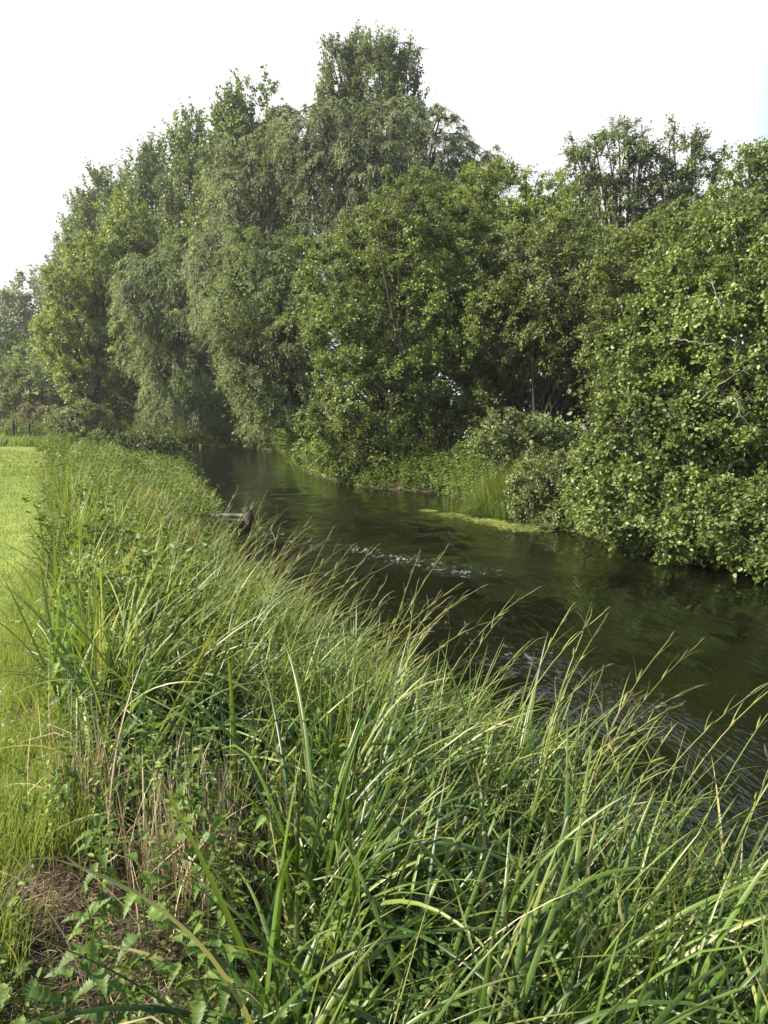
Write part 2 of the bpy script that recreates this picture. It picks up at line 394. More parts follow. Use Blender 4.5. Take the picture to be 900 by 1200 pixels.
def limbs(base, ells, C, r0, nlimb, lean=0., fine=1., thin=.02, twigs=None, trunks=1, spread=.3, ttop=.8):
    ells = np.array(ells); w = ells[:, 3]*ells[:, 4]*ells[:, 5]
    cen = (ells[:, :3]*w[:, None]).sum(0)/w.sum(); top = (ells[:, 2]+ells[:, 5]).max()
    g = Geo(); base = np.array(base, float)
    for j in range(trunks):
        off = R.normal(0, spread, 2) if trunks > 1 else np.zeros(2)
        b = base+np.array([off[0], off[1], -.3])
        aim = cen+np.array([off[0]*2.5, off[1]*2.5, 0]); aim[2] = base[2]+(top-base[2])*ttop
        n = 14; t = np.linspace(0, 1, n)
        P = b[None]*(1-t)[:, None]+aim[None]*t[:, None]
        P[:, 0] += np.sin(t*5+j)*.12*t*(1-t)*4*(top-base[2])*.06; P[:, 1] += np.cos(t*4+j)*.1*t*(1-t)*(top-base[2])*.1
        rr = r0/(trunks**.5)*(1-t*.85); rr[0] *= 1.35
        g.add(*tubes(P[None], rr[None], 9))
        sel = R.choice(len(C), min(len(C), nlimb//trunks), replace=False)
        tg = C[sel]; ts = np.clip((tg[:, 2]-base[2])/(top-base[2])*R.uniform(.35, .75, len(sel)), .05, .9)
        ii = np.clip((ts*(n-1)).astype(int), 0, n-1); st = P[ii]
        mid = st*.5+tg*.5+np.stack([R.normal(0, .3, len(sel)), R.normal(0, .3, len(sel)), np.linalg.norm(tg-st, axis=1)*.12], 1)
        Pb, rb = bez(st, mid, tg, 9, rr[ii]*.5, np.full(len(sel), thin))
        g.add(*tubes(Pb, rb, 5))
        # secondary branches to further clumps
        m_ = int(len(C)*fine/trunks)
        if m_ > 0:
            sel2 = R.choice(len(C), min(len(C), m_), replace=False); tg2 = C[sel2]
            pts = Pb[:, 2:].reshape(-1, 3); rad = rb[:, 2:].reshape(-1)
            dd = ((tg2[:, None]-pts[None])**2).sum(-1)+np.where(pts[None, :, 2] > tg2[:, None, 2]+.3, 4., 0.)
            jn = dd.argmin(1); s2 = pts[jn]
            mid2 = (s2+tg2)/2+R.normal(0, .15, tg2.shape)+np.array([0, 0, .1])
            P2, r2 = bez(s2, mid2, tg2, 6, rad[jn]*.6, np.full(len(sel2), thin*.5))
            g.add(*tubes(P2, r2, 4))
    if twigs is not None:
        tw0, D, Lt, gr = twigs[:4]; sel = R.choice(len(tw0), int(len(tw0)*twigs[4]), replace=False)
        a = tw0[sel]; d = D[sel]; l = Lt[sel][:, None]
        up = np.array([0, 0, 1.])
        P2, r2 = bez(a, a+d*l*.5, a+d*l+up*gr*l*.8, 4, np.full(len(sel), thin*.45), np.full(len(sel), thin*.15))
        g.add(*tubes(P2, r2, 3))
    return g

def tree(name, label, cat, group, base, ells, kind, mat, cr, leaf, dens, r0=.25, nlimb=24, fine=.5, six=False, zmin=None, thin=.02, twig=.0, trunks=1, spread=.3, g=None, ttop=.8):
    base = np.array([base[0], base[1], float(gz(base[0], base[1]))])
    gg, C, tw = crown_geo(ells, kind, cr, leaf, dens, six, zmin if zmin is not None else base[2]+.05, g)
    root = link(name, None, None, base, label=label, category=cat)
    if group: root['group'] = group
    root.empty_display_size = .5
    lg = limbs(base, ells, C, r0, nlimb, fine=fine, thin=thin, twigs=(tw+(twig,)) if twig else None, trunks=trunks, spread=spread, ttop=ttop)
    shrub = cat in ('bush', 'shrub')
    link('stems' if shrub else 'trunk', lg.mesh('trunk', M['bark'], base, True), root)
    link('foliage' if shrub else 'crown', gg.mesh('crown', M[mat], base), root)
    return root

def bxy(px, d):
    c = pt(px, 500, d); return (c[0], d)

GP = 'trees along the river'
# poplar row -------------------------------------------------------
def plume_set(cx, cy, top, z0, wid, n, seed):
    r = np.random.default_rng(seed); L = []
    for i in range(n):
        a = i*2.4; q = (i/(n-1))**.7; rad = wid*.62*q*r.uniform(.8, 1.1)
        hz = (top-z0)*r.uniform(.22, .30)
        tp = top-(top-z0)*q*r.uniform(.06, .42)
        L.append((cx+rad*math.cos(a), cy+rad*math.sin(a), tp-hz, wid*.40, wid*.40, hz))
    H = top-z0
    L.append((cx, cy, z0+H*.45, wid*.55, wid*.55, H*.36))
    L.append((cx, cy, z0+H*.25, wid*.6, wid*.6, H*.22))
    return L
POP = []
for i, (px, py, d, wpx, lab) in enumerate([
    (272, 92, 62, 40, 'tallest pointed poplar of the row, its spire rising above the grey willow'),
    (316, 110, 65, 34, 'poplar whose twin tips show between the tallest pointed poplar and the big willow'),
    (222, 130, 69, 30, 'poplar just left of the tallest pointed poplar with a blunt ragged top'),
    (177, 160, 76, 30, 'middle poplar of the descending row, narrow spiky top above the yellow-green maple'),
    (148, 190, 84, 26, 'poplar between the narrow spiky one and the rounded one at the low end'),
    (122, 198, 88, 34, 'broad rounded poplar above the top of the yellow-green maple'),
    (88, 250, 104, 34, 'last and lowest poplar at the far left end of the row'),
]):
    top = pt(px, py, d); wid = wpx*d/924*1.45
    ells = plume_set(top[0], d, top[2], 3.0, wid, 10, i)
    tree('poplar_tree', lab, 'tree', 'poplars in a row behind the willows', (top[0], d), ells, 'poplar', 'poplar', .9, .19, 1.1, r0=.35, nlimb=20, fine=.25)
# tall black poplar on its own
top = pt(437, 28, 60)
d = 60; ells = [E(437, 108, 34, 54, d), E(400, 102, 26, 42, d), E(474, 102, 24, 42, d), E(388, 120, 18, 36, d), E(420, 82, 20, 34, d), E(455, 84, 20, 32, d), E(440, 160, 62, 60, d), E(436, 240, 60, 80, d)]
tree('poplar_tree', 'tall spiky dark poplar standing alone above all the other trees', 'tree', GP, bxy(437, d), ells, 'poplar', 'poplar', .62, .14, .8, r0=.5, nlimb=50, fine=.8, thin=.04, twig=.3)

# far left greys
tree('pale_tree', 'pale grey tree low on the skyline at the far left', 'tree', GP, bxy(40, 112), [E(38, 370, 34, 46, 112), E(62, 380, 24, 40, 112), E(14, 385, 30, 38, 112), E(35, 420, 50, 40, 112)], 'alder', 'grey', 1.2, .34, .9, r0=.4, nlimb=30)
tree('pale_tree', 'small pale tree cut by the frame edge under the grey skyline tree', 'tree', GP, bxy(2, 92), [E(0, 415, 30, 34, 92), E(30, 425, 30, 26, 92)], 'alder', 'dark', 1., .3, 1., r0=.3)

# yellow-green maple
d = 62
tree('maple_tree', 'yellow-green maple standing in front of the low end of the poplar row', 'tree', GP, bxy(108, d),
     [E(112, 318, 30, 46, d), E(88, 362, 34, 44, d), E(70, 398, 28, 34, d), E(135, 350, 34, 56, d), E(105, 420, 50, 46, d), E(145, 300, 26, 44, d), E(150, 262, 26, 30, d)], 'alder', 'yellow', .8, .14, 1.2, r0=.4, nlimb=26)
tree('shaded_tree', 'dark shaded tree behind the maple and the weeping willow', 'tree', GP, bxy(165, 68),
     [E(160, 430, 38, 60, 68), E(190, 440, 40, 60, 68), E(140, 470, 30, 30, 68), E(235, 440, 60, 70, 70)], 'alder', 'dark', 1., .22, 1.2, r0=.35)  # dark leaf colour carries the shade behind the maple

# willows
d = 55
tree('weeping_willow', 'rounded weeping willow left of the river with strands hanging to its bank', 'tree', GP, (-13.2, 58.5),
     [E(192, 330, 44, 44, d), E(172, 372, 28, 56, d), E(212, 380, 36, 60, d), E(200, 440, 34, 56, d), E(226, 440, 26, 60, d), E(180, 330, 34, 36, d)], 'willow', 'willow', .7, .078, 1.1, r0=.45, nlimb=26, zmin=-.1)
d = 50
tree('grey_willow', 'tall grey-green willow with dark bare limbs left of centre', 'tree', GP, (-6.3, 53.),
     [E(310, 190, 42, 44, d), E(350, 160, 34, 36, d), E(278, 240, 34, 46, d), E(340, 230, 44, 40, d), E(285, 300, 46, 46, d), E(262, 190, 18, 30, d), E(320, 340, 60, 60, d), E(250, 330, 30, 60, d)], 'willow', 'greywillow', .65, .074, .9, r0=.5, nlimb=50, fine=.6, thin=.035)
d = 48
tree('grey_willow', 'broad airy willow crown under the tall lone poplar', 'tree', GP, bxy(440, d),
     [E(400, 165, 42, 44, d), E(362, 160, 28, 34, d), E(460, 160, 46, 42, d), E(515, 175, 40, 42, d), E(440, 220, 56, 46, d), E(545, 215, 36, 40, d), E(500, 240, 60, 50, d), E(375, 215, 36, 40, d), E(450, 300, 90, 70, d), E(575, 200, 18, 22, d)], 'willow', 'greywillow', .65, .074, .85, r0=.5, nlimb=60, fine=.8, thin=.035, twig=.1)

# bright mid trees
d = 37
tree('willow_tree', 'bright grey-green willow on the river bend drooping between weeping willow and alder', 'tree', GP, (-3.9, 38.5),
     [E(315, 320, 52, 50, d), E(280, 360, 36, 60, d), E(345, 380, 50, 66, d), E(300, 430, 34, 58, d), E(335, 460, 38, 40, d), E(370, 320, 44, 40, d)], 'willow', 'willow', .5, .058, 1.1, r0=.3, nlimb=26, zmin=-.2, g=-.6)
d = 27
tree('alder_tree', 'large leaning alder in the middle overhanging the water with its lowest leaves', 'tree', GP, (1.9, 27.5),
     [E(500, 265, 60, 56, 28), E(445, 290, 50, 50, 28), E(540, 320, 56, 60, 28), E(400, 350, 62, 66, 27), E(475, 380, 70, 70, 27), E(430, 455, 66, 62, 26.5), E(385, 500, 34, 50, 26.5), E(480, 480, 60, 60, 27), E(430, 525, 56, 30, 26), E(560, 400, 40, 66, 28.5), E(470, 540, 30, 22, 25.6), E(490, 300, 50, 60, 26.8), E(520, 360, 50, 60, 26.6), E(520, 450, 50, 60, 26.8)],
     'alder', 'alder', .5, .066, 1.15, r0=.16, nlimb=40, fine=.5, zmin=-.66, thin=.012, trunks=3, spread=.7, twig=.05)
d = 33
tree('sallow_tree', 'yellow-green rounded tree behind and right of the big alder', 'tree', GP, bxy(600, d),
     [E(590, 235, 46, 40, d), E(640, 255, 40, 42, d), E(555, 250, 34, 44, d), E(600, 300, 70, 56, d), E(665, 310, 40, 50, d)], 'alder', 'yellow', .55, .075, 1.15, r0=.2, nlimb=34, twig=.05)
d = 44
tree('ash_tree', 'tall airy tree showing dark branches against the sky, right of centre', 'tree', GP, bxy(725, d),
     [E(715, 190, 42, 42, d), E(750, 215, 36, 46, d), E(675, 205, 28, 36, d), E(725, 250, 56, 44, d), E(735, 165, 20, 22, d)], 'alder', 'poplar', .7, .1, .6, r0=.3, nlimb=60, fine=1., thin=.035, twig=.3)
tree('ash_tree', 'slighter airy tree just right of the tall one with dark branches on the sky', 'tree', GP, bxy(800, d),
     [E(798, 185, 32, 36, d), E(822, 215, 26, 40, d), E(780, 225, 30, 40, d), E(800, 265, 46, 40, d)], 'alder', 'poplar', .65, .1, .6, r0=.25, nlimb=50, fine=1., thin=.035, twig=.3)
d = 27
tree('ash_tree', 'feathery light green tree rising at the right frame edge', 'tree', GP, bxy(885, d),
     [E(870, 205, 22, 30, d), E(895, 225, 34, 36, d), E(862, 250, 34, 40, d), E(915, 190, 26, 26, d), E(905, 290, 60, 60, d)], 'alder', 'alder', .5, .085, .8, r0=.18, nlimb=40, fine=.8, twig=.2)
d = 26
tree('alder_tree', 'dull green tree with pale twigs in the shaded gap right of the big alder', 'tree', GP, bxy(640, d),
     [E(615, 320, 56, 56, d), E(690, 300, 50, 50, d), E(650, 380, 66, 66, d), E(580, 400, 46, 70, d+1), E(720, 380, 50, 70, d), E(640, 430, 90, 50, d+2), E(655, 330, 60, 60, d-1), E(600, 370, 50, 50, d-.5)], 'alder', 'sallow', .46, .066, 1.15, r0=.14, nlimb=40, fine=.5, zmin=-.3, thin=.014, trunks=3, spread=.5, twig=.1, ttop=.6)
d = 20
tree('alder_tree', 'mid green tree filling between the shaded gap and the near broad-leaved tree', 'tree', GP, bxy(800, d+2.2),
     [E(745, 330, 56, 60, d), E(790, 300, 60, 50, d), E(840, 290, 60, 50, d), E(720, 400, 40, 60, d), E(800, 380, 90, 80, d)], 'alder', 'sallow', .42, .064, 1.15, r0=.09, nlimb=24, fine=.4, thin=.01, twig=.05, ttop=.45)
d = 14
K = tree('broadleaf_tree', 'near broad-leaved tree at the right with glossy leaves and pale dead twigs over the water', 'tree', GP, (6.6, 15.2),
     [E(865, 300, 60, 66, 16), E(930, 320, 70, 90, 15), E(800, 370, 60, 60, 15), E(870, 400, 80, 70, 14), E(760, 430, 54, 54, 14.5), E(745, 500, 54, 56, 13.8), E(830, 500, 80, 70, 13.4),
      E(910, 480, 70, 90, 13.2), E(745, 590, 64, 50, 13.0), E(830, 612, 70, 52, 11.9), E(905, 625, 60, 56, 11.1), E(700, 560, 34, 44, 14.6), E(960, 560, 60, 100, 12.5)],
     'alder', 'alder_near', .33, .058, 1.1, r0=.13, nlimb=60, fine=.5, six=True, zmin=-.68, thin=.009, trunks=4, spread=.5, twig=.1, ttop=.5)
# pale dead twigs in it
dg = Geo()
for (a, b, c, r) in [((785, 398, 13.2), (810, 400, 13.), (848, 408, 12.8), .016), ((835, 330, 14.), (842, 350, 13.6), (850, 380, 13.4), .01), ((860, 465, 12.2), (872, 490, 12.), (888, 512, 12.), .014),
                     ((840, 470, 12.4), (862, 466, 12.2), (890, 470, 12.2), .01), ((812, 300, 15), (822, 318, 14.8), (836, 322, 14.6), .01), ((820, 470, 12.6), (850, 440, 12.4), (885, 430, 12.3), .008)]:
    dg = Geo(); P, r_ = bez(pt(*a)[None], pt(*b)[None], pt(*c)[None], 12, [r], [r*.3])
    P[0, 1:-1] += R.normal(0, .015, (10, 3)); dg.add(*tubes(P, r_, 5))
    for q in range(3):
        s = P[0, R.integers(3, 10)]; e = s+R.normal(0, .14, 3)
        P2, r2 = bez(s[None], ((s+e)/2+R.normal(0, .04, 3))[None], e[None], 6, [r*.45], [r*.15]); dg.add(*tubes(P2, r2, 4))
    link('dead_branch', dg.mesh('dead_branch', M['deadwood'], K.location, True), K)


# shrubs on the far bank
d = 19.5
tree('elder_shrub', 'sprawling open shrub with pale leaf sprays in front of the dark gap', 'shrub', None, bxy(615, d+.5),
     [E(600, 500, 32, 22, d), E(630, 520, 36, 22, d), E(575, 520, 26, 16, d), E(650, 505, 24, 18, d)], 'shrub', 'willow', .3, .07, .6, r0=.04, nlimb=24, fine=1., thin=.008, trunks=3, spread=.2, twig=.4, zmin=-.4, ttop=.45)
d = 16.8
tree('sallow_shrub', 'low rounded sallow bush at the waterline left of the near broad-leaved tree', 'shrub', None, bxy(655, d+.3),
     [E(650, 570, 46, 44, d), E(690, 560, 40, 50, d+.3), E(620, 585, 30, 30, d), E(670, 610, 40, 22, d-.8)], 'shrub', 'bush', .24, .05, 1.3, r0=.04, nlimb=20, thin=.006, trunks=3, spread=.2, zmin=-.66, g=-.5, ttop=.4)
d = 24
tree('bank_shrub', 'bright green leafy bush at the foot of the big alder', 'shrub', None, bxy(540, 24.6),
     [E(545, 545, 24, 24, 24), E(515, 555, 22, 18, 24.3), E(535, 575, 30, 10, 23.6)], 'shrub', 'weeds', .3, .06, 1.2, r0=.04, nlimb=14, thin=.006, zmin=-.66)
# undergrowth wall, the wood's shade put into its dark leaf colour
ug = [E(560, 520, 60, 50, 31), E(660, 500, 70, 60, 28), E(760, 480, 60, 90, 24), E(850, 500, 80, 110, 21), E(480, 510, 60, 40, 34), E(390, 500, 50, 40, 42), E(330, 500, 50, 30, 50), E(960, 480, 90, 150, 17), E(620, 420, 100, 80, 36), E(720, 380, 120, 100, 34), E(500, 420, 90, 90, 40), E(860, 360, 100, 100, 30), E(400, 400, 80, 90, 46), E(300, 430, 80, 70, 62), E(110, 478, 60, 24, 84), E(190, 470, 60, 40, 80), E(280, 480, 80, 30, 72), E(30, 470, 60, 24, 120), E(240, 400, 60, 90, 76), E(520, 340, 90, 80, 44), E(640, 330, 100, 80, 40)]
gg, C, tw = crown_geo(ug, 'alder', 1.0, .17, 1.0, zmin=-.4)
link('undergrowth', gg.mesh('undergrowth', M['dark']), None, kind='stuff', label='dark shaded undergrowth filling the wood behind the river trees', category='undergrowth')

# left bushes -------------------------------------------------------
GB = None
tree('willow_bush', 'wide pale grey-green bush behind the fence posts at the far left', 'bush', GB, bxy(50, 74), [E(58, 444, 38, 28, 70), E(98, 457, 20, 22, 70), E(14, 456, 26, 26, 70), E(45, 428, 40, 20, 76), E(120, 480, 16, 18, 74), E(40, 475, 60, 16, 74)], 'shrub', 'willow', .7, .2, 1.2, r0=.1, nlimb=14)
tree('hawthorn_bush', 'dark rounded bush right of the fence posts, lit only on top', 'bush', GB, bxy(92, 58), [E(98, 494, 28, 20, 58), E(76, 497, 20, 14, 58), E(118, 502, 14, 14, 58), E(95, 505, 34, 10, 57.5), E(98, 484, 18, 10, 58)], 'shrub', 'bush', .5, .13, 1.3, r0=.08, nlimb=12)
tree('bramble_bush', 'brownish pink bramble mound directly behind the fence posts', 'bush', GB, bxy(38, 66), [E(48, 492, 26, 17, 66), E(30, 499, 30, 12, 66), E(64, 494, 20, 14, 66), E(0, 505, 18, 8, 65), E(40, 503, 30, 8, 65)], 'shrub', 'bramble', .45, .12, 1.6, r0=.06, nlimb=10)
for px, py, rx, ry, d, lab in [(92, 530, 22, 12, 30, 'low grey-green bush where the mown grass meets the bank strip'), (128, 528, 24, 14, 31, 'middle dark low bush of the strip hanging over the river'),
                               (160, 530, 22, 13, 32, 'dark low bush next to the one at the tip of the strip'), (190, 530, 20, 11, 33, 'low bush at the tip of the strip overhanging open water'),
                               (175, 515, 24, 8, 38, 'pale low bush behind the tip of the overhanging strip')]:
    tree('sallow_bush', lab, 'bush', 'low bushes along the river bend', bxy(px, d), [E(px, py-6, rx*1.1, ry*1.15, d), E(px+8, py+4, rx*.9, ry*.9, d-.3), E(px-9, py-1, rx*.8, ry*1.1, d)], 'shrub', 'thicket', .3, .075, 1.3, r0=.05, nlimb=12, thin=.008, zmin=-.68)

# ------------------------------------------------------------------ low plants, stuff
STRIP = np.concatenate([NEAR[:17], LAWN[::-1]])
BARE = []
for (px, py, r) in [(45, 1065, .12), (38, 850, .13), (75, 1130, .08), (40, 945, .06), (215, 985, .1)]:
    q = pt(px, py, CAMZ/math.tan(PITCH+math.atan((py-600)/924))); BARE.append((q[0], q[1], r))
def bare(x, y):
    b = np.zeros(np.shape(x), bool)
    for (cx, cy, r) in BARE: b |= np.hypot(x-cx, (y-cy)*.7) < r*(1+.25*wob(np.asarray(x)*1., np.asarray(y)*1., 7.))
    return b
def scatter(n, x0, x1, y0, y1, cond):
    out = []
    tot = 0
    while tot < n:
        x = R.uniform(x0, x1, n*2); y = R.uniform(y0, y1, n*2)
        k = cond(x, y) & ~bare(x, y); p = np.stack([x[k], y[k]], 1); out.append(p); tot += len(p)
        if len(out) > 60: break
    p = np.concatenate(out)[:n]
    return np.concatenate([p, gz(p[:, 0], p[:, 1])[:, None]], 1)
def instrip(x, y, a=-.1): return inside(x, y, STRIP)
def onlawn(x, y): return inside(x, y, WEST)

def tuft_field(centres, per, spread, Lr, Wr, leanr, kapr, azc, azs, seg=8, rndc=.45, rnds=.2, kinkp=.12, dirbias=.5):
    n = len(centres); k = np.repeat(np.arange(n), per); m_ = len(k)
    off = R.normal(0, spread, (m_, 2))
    root = centres[k].copy(); root[:, 0] += off[:, 0]; root[:, 1] += off[:, 1]
    root[:, 2] = gz(root[:, 0], root[:, 1])-.02
    tsc = R.uniform(.75, 1.15, n)[k]
    L = R.uniform(*Lr, m_)*tsc
    az = np.where(R.random(m_) < dirbias, R.normal(azc, azs, m_), R.uniform(-np.pi, np.pi, m_))
    W = R.uniform(*Wr, m_)
    th = np.abs(R.normal(leanr[0], leanr[1], m_)); kp = np.abs(R.normal(kapr[0], kapr[1], m_))
    kk = (R.uniform(.35, .85, m_), np.where(R.random(m_) < kinkp, R.uniform(.7, 1.9, m_), 0.))
    V, F, t, q = ribbons(root, az, L, W, th, kp, seg, kink=kk)
    tr = R.normal(0, rnds*.6, n)[k]
    rn = np.clip(rndc+tr+R.normal(0, rnds, m_), 0, 1)
    return V, F, np.repeat(rn, q), t

# sedge on the near bank
g = Geo()
def wfrac(x, y):
    d = polydist(x, y, NEAR); return d/(d+polydist(x, y, LAWN)+1e-6)
def cond(x, y):
    return instrip(x, y) & ((x > -.3) | (R.random(len(x)) < .2) | (wfrac(x, y) < .42)) & (np.hypot(x, y) > 1.3) & ((x > -.3) | (y > 2.6))
def fld(c, *a, **k):
    V, F, rn, t = tuft_field(c, *a, **k); g.add(V, F, rnd=rn, t=t)
# undergrowth of fine shorter blades
fld(scatter(200, -1.6, 3.4, .4, 7.5, cond), 30, .07, (.3, .75), (.005, .010), (.3, .2), (1.1, .5), .3, .9, 8, .3, .2, dirbias=.5)
# broad arching blades close by
fld(scatter(120, -1.5, 3.4, .4, 4.2, cond), 24, .06, (.55, 1.15), (.016, .028), (.3, .2), (1.2, .65), .35, .8, 14, .5, .26, dirbias=.5, kinkp=.2)
fld(scatter(150, -1.8, 2.2, 3.6, 8, cond), 26, .06, (.5, 1.05), (.013, .023), (.3, .2), (1.1, .6), .3, .8, 12, .55, .26, dirbias=.6, kinkp=.16)
# fringe leaning over the water
fld(scatter(110, -1.8, 3.6, .4, 8.5, lambda x, y: instrip(x, y) & (polydist(x, y, NEAR) < .45)), 28, .08, (.55, 1.1), (.008, .017), (.4, .25), (1.15, .55), .3, .7, 12, .52, .25, dirbias=.8)
link('sedge', g.mesh('sedge', M['sedge_near']), None, kind='stuff', label='long arching green sedge covering the near river bank', category='sedge')

# middle distance and far strip grass
g = Geo()
fld(scatter(430, -7, .5, 6, 17, lambda x, y: instrip(x, y) & (wob(x, y, 1.6) > .0)), 22, .08, (.35, .85), (.013, .028), (.25, .2), (.9, .6), .3, 1.1, 8, .6, .27, kinkp=.15)
fld(scatter(260, -7, .5, 6, 17, lambda x, y: instrip(x, y)), 14, .1, (.2, .5), (.01, .016), (.35, .2), (.9, .6), .3, 1.1, 6, .35, .2)
fld(scatter(560, -15, -2, 15, 36, lambda x, y: instrip(x, y) & (wob(x, y, .9) > .1)), 14, .13, (.3, .85), (.02, .045), (.22, .2), (.8, .5), .3, 1., 6, .68, .27)
fld(scatter(260, -15, -2, 15, 36, lambda x, y: instrip(x, y)), 10, .16, (.2, .45), (.018, .03), (.25, .2), (.8, .5), .3, .9, 5, .35, .2)
link('bank_grass', g.mesh('bank_grass', M['sedge']), None, kind='stuff', label='rough grass strip between the mown lawn and the river', category='grass')
g = Geo()
fld(scatter(300, -7, .3, 3.2, 16, lambda x, y: instrip(x, y) & (wob(x+5, y, 1.3) > .0) & (wfrac(x, y) > .25)), 11, .05, (.4, .9), (.016, .034), (.14, .12), (.5, .4), .3, 1.2, 8, .45, .25, kinkp=.12)
fld(scatter(200, -14, -3, 15, 32, lambda x, y: instrip(x, y) & (wob(x+5, y, .9) > .1)), 10, .1, (.5, .95), (.02, .045), (.14, .12), (.5, .4), .3, 1.2, 6, .4, .25, kinkp=.12)
link('reed_grass', g.mesh('reed_grass', M['fresh']), None, kind='stuff', label='bright upright reed grass blades standing out of the bank strip', category='grass')

# bright fresh grass at the lawn edge and the lawn itself
g = Geo()
c = scatter(900, -3.4, -.9, .8, 8, lambda x, y: (polydist(x, y, LAWN) < .2+.12*wob(x, y, 2.)) & (y < 6.5))
V, F, rn, t = tuft_field(c, 22, .06, (.10, .28), (.004, .008), (.12, .12), (.4, .3), .2, 1., 5, .5, .2, kinkp=.04)
g.add(V, F, rnd=rn, t=t)
c = scatter(900, -9, -1.5, 7, 22, lambda x, y: (polydist(x, y, LAWN) < .5+.2*wob(x, y)) & instrip(x, y))
V, F, rn, t = tuft_field(c, 14, .1, (.1, .24), (.008, .016), (.15, .12), (.5, .3), .2, 1., 5, .5, .2, kinkp=.04)
g.add(V, F, rnd=rn, t=t)
link('fresh_grass', g.mesh('fresh_grass', M['fresh']), None, kind='stuff', label='bright fresh grass along the edge of the mown lawn', category='grass')
g = Geo()
for (n, x0, x1, y0, y1, L, W, s) in [(60000, -4.5, -.9, 1.2, 8, (.03, .09), (.003, .006), 3), (60000, -14, -2, 7, 24, (.04, .1), (.008, .016), 2), (40000, -34, -7, 20, 44, (.06, .13), (.02, .04), 2)]:
    c = scatter(n, x0, x1, y0, y1, onlawn)
    V, F, rn, t = tuft_field(c, 1, .0, L, W, (.3, .25), (.5, .4), .2, 1.5, s, .45, .25, kinkp=0)
    g.add(V, F, rnd=rn, t=t)
link('lawn_grass', g.mesh('lawn_grass', M['fresh']), None, kind='stuff', label='short bright mown grass of the riverside path', category='grass')
# tall meadow grass before the fence and beyond
g = Geo()
c = scatter(900, -45, -8, 38.5, 42.5, lambda x, y: (polydist(x, y, NEAR) > 1.5) & (y > 39+wob(x, y, .3)))
V, F, rn, t = tuft_field(c, 16, .3, (.3, .75), (.03, .06), (.2, .15), (.5, .4), .2, 1., 3, .3, .25, kinkp=0)
g.add(V, F, rnd=rn, t=t)
c = scatter(4500, -60, -8, 42, 80, lambda x, y: ~inside(x, y, RIVER))
V, F, rn, t = tuft_field(c, 9, .3, (.25, .55), (.04, .08), (.2, .15), (.5, .4), .2, 1., 3, .35, .25, kinkp=0)
g.add(V, F, rnd=rn, t=t)
link('meadow_grass', g.mesh('meadow_grass', M['fresh']), None, kind='stuff', label='tall rough meadow grass around the fence posts', category='grass')

# leafy weeds: stems with leaf pairs
def weeds(c, per, hr, leaf, up=1.):
    n = len(c); k = np.repeat(np.arange(n), per); h = (R.uniform(*hr, n))[k]
    d = np.stack([R.normal(0, .3, n), R.normal(0, .3, n), np.ones(n)], 1)[k]
    t = R.random(len(k))**.7
    P = c[k]+d*(h*t)[:, None]+R.normal(0, leaf*.6, (len(k), 3))
    a = R.uniform(0, 6.28, len(k))
    T = np.stack([np.cos(a), np.sin(a), R.normal(.0, .4, len(k))], 1)
    Nn = nrm(np.array([0, 0, 1.])*.8+R.normal(size=(len(k), 3))*.5)
    L = leaf*R.uniform(.6, 1.4, len(k))
    V, F, q = leafgeo(P, T, Nn, L, L*.5, True)
    rn = np.clip(.45+R.normal(0, .12, n)[k]+R.normal(0, .15, len(k)), 0, 1)
    return V, F, np.repeat(rn, q)
g = Geo()
c = scatter(420, -2.2, 1.0, 1.2, 7, lambda x, y: instrip(x, y) & (np.hypot(x, y) > 1.3)); g_ = weeds(c, 60, (.2, .55), .022); g.add(g_[0], g_[1], rnd=g_[2])
c = scatter(1500, -7, 0, 5, 16, lambda x, y: instrip(x, y) & (wob(x+9, y, 1.4) > -.15)); g_ = weeds(c, 44, (.2, .75), .038); g.add(g_[0], g_[1], rnd=g_[2])
c = scatter(1900, -15, -2, 15, 40, lambda x, y: instrip(x, y) & (wob(x+9, y, .8) > -.1)); g_ = weeds(c, 34, (.2, .85), .06); g.add(g_[0], g_[1], rnd=g_[2])
c = scatter(520, -15, -1, 5, 38, lambda x, y: instrip(x, y) & (wob(x+2, y+3, 1.1) > .3)); q_ = weeds(c, 70, (.35, .95), .06); g.add(q_[0], q_[1], rnd=q_[2]*.55)
link('bank_weeds', g.mesh('bank_weeds', M['weeds']), None, kind='stuff', label='small leafy weeds growing thickly among the bank grass', category='weeds')
g = Geo()
c = scatter(3200, -30, -2, 36, 66, lambda x, y: (polydist(x, y, FAR) < 1.3) & ~inside(x, y, RIVER)); g_ = weeds(c, 30, (.5, 1.5), .12); g.add(g_[0], g_[1], rnd=g_[2])
c = scatter(2600, -5, 10, 9, 36, lambda x, y: (polydist(x, y, FAR) < 1.1) & ~inside(x, y, RIVER)); g_ = weeds(c, 26, (.2, .75), .07); g.add(g_[0], g_[1], rnd=g_[2])
link('far_bank_weeds', g.mesh('far_bank_weeds', M['weeds']), None, kind='stuff', label='low leafy weeds edging the far river bank', category='weeds')
g = Geo()
cc = pt(590, 585, 18.6)
c = np.stack([R.normal(cc[0], .55, 420), R.normal(18.6, .4, 420), np.zeros(420)], 1); c[:, 2] = np.maximum(gz(c[:, 0], c[:, 1]), -.72)
c = c[c[:, 2] > -.8]
V, F, rn, t = tuft_field(c, 12, .08, (.5, 1.2), (.01, .02), (.15, .12), (.7, .5), -2.2, 1.2, 6, .55, .2)
o = link('reed_clump', Geo().add(V, F, rnd=rn, t=t).mesh('reed_clump', M['sedge']), None)
o['label'] = 'tall green grass clump drooping into the water on the far bank'; o['category'] = 'reeds'

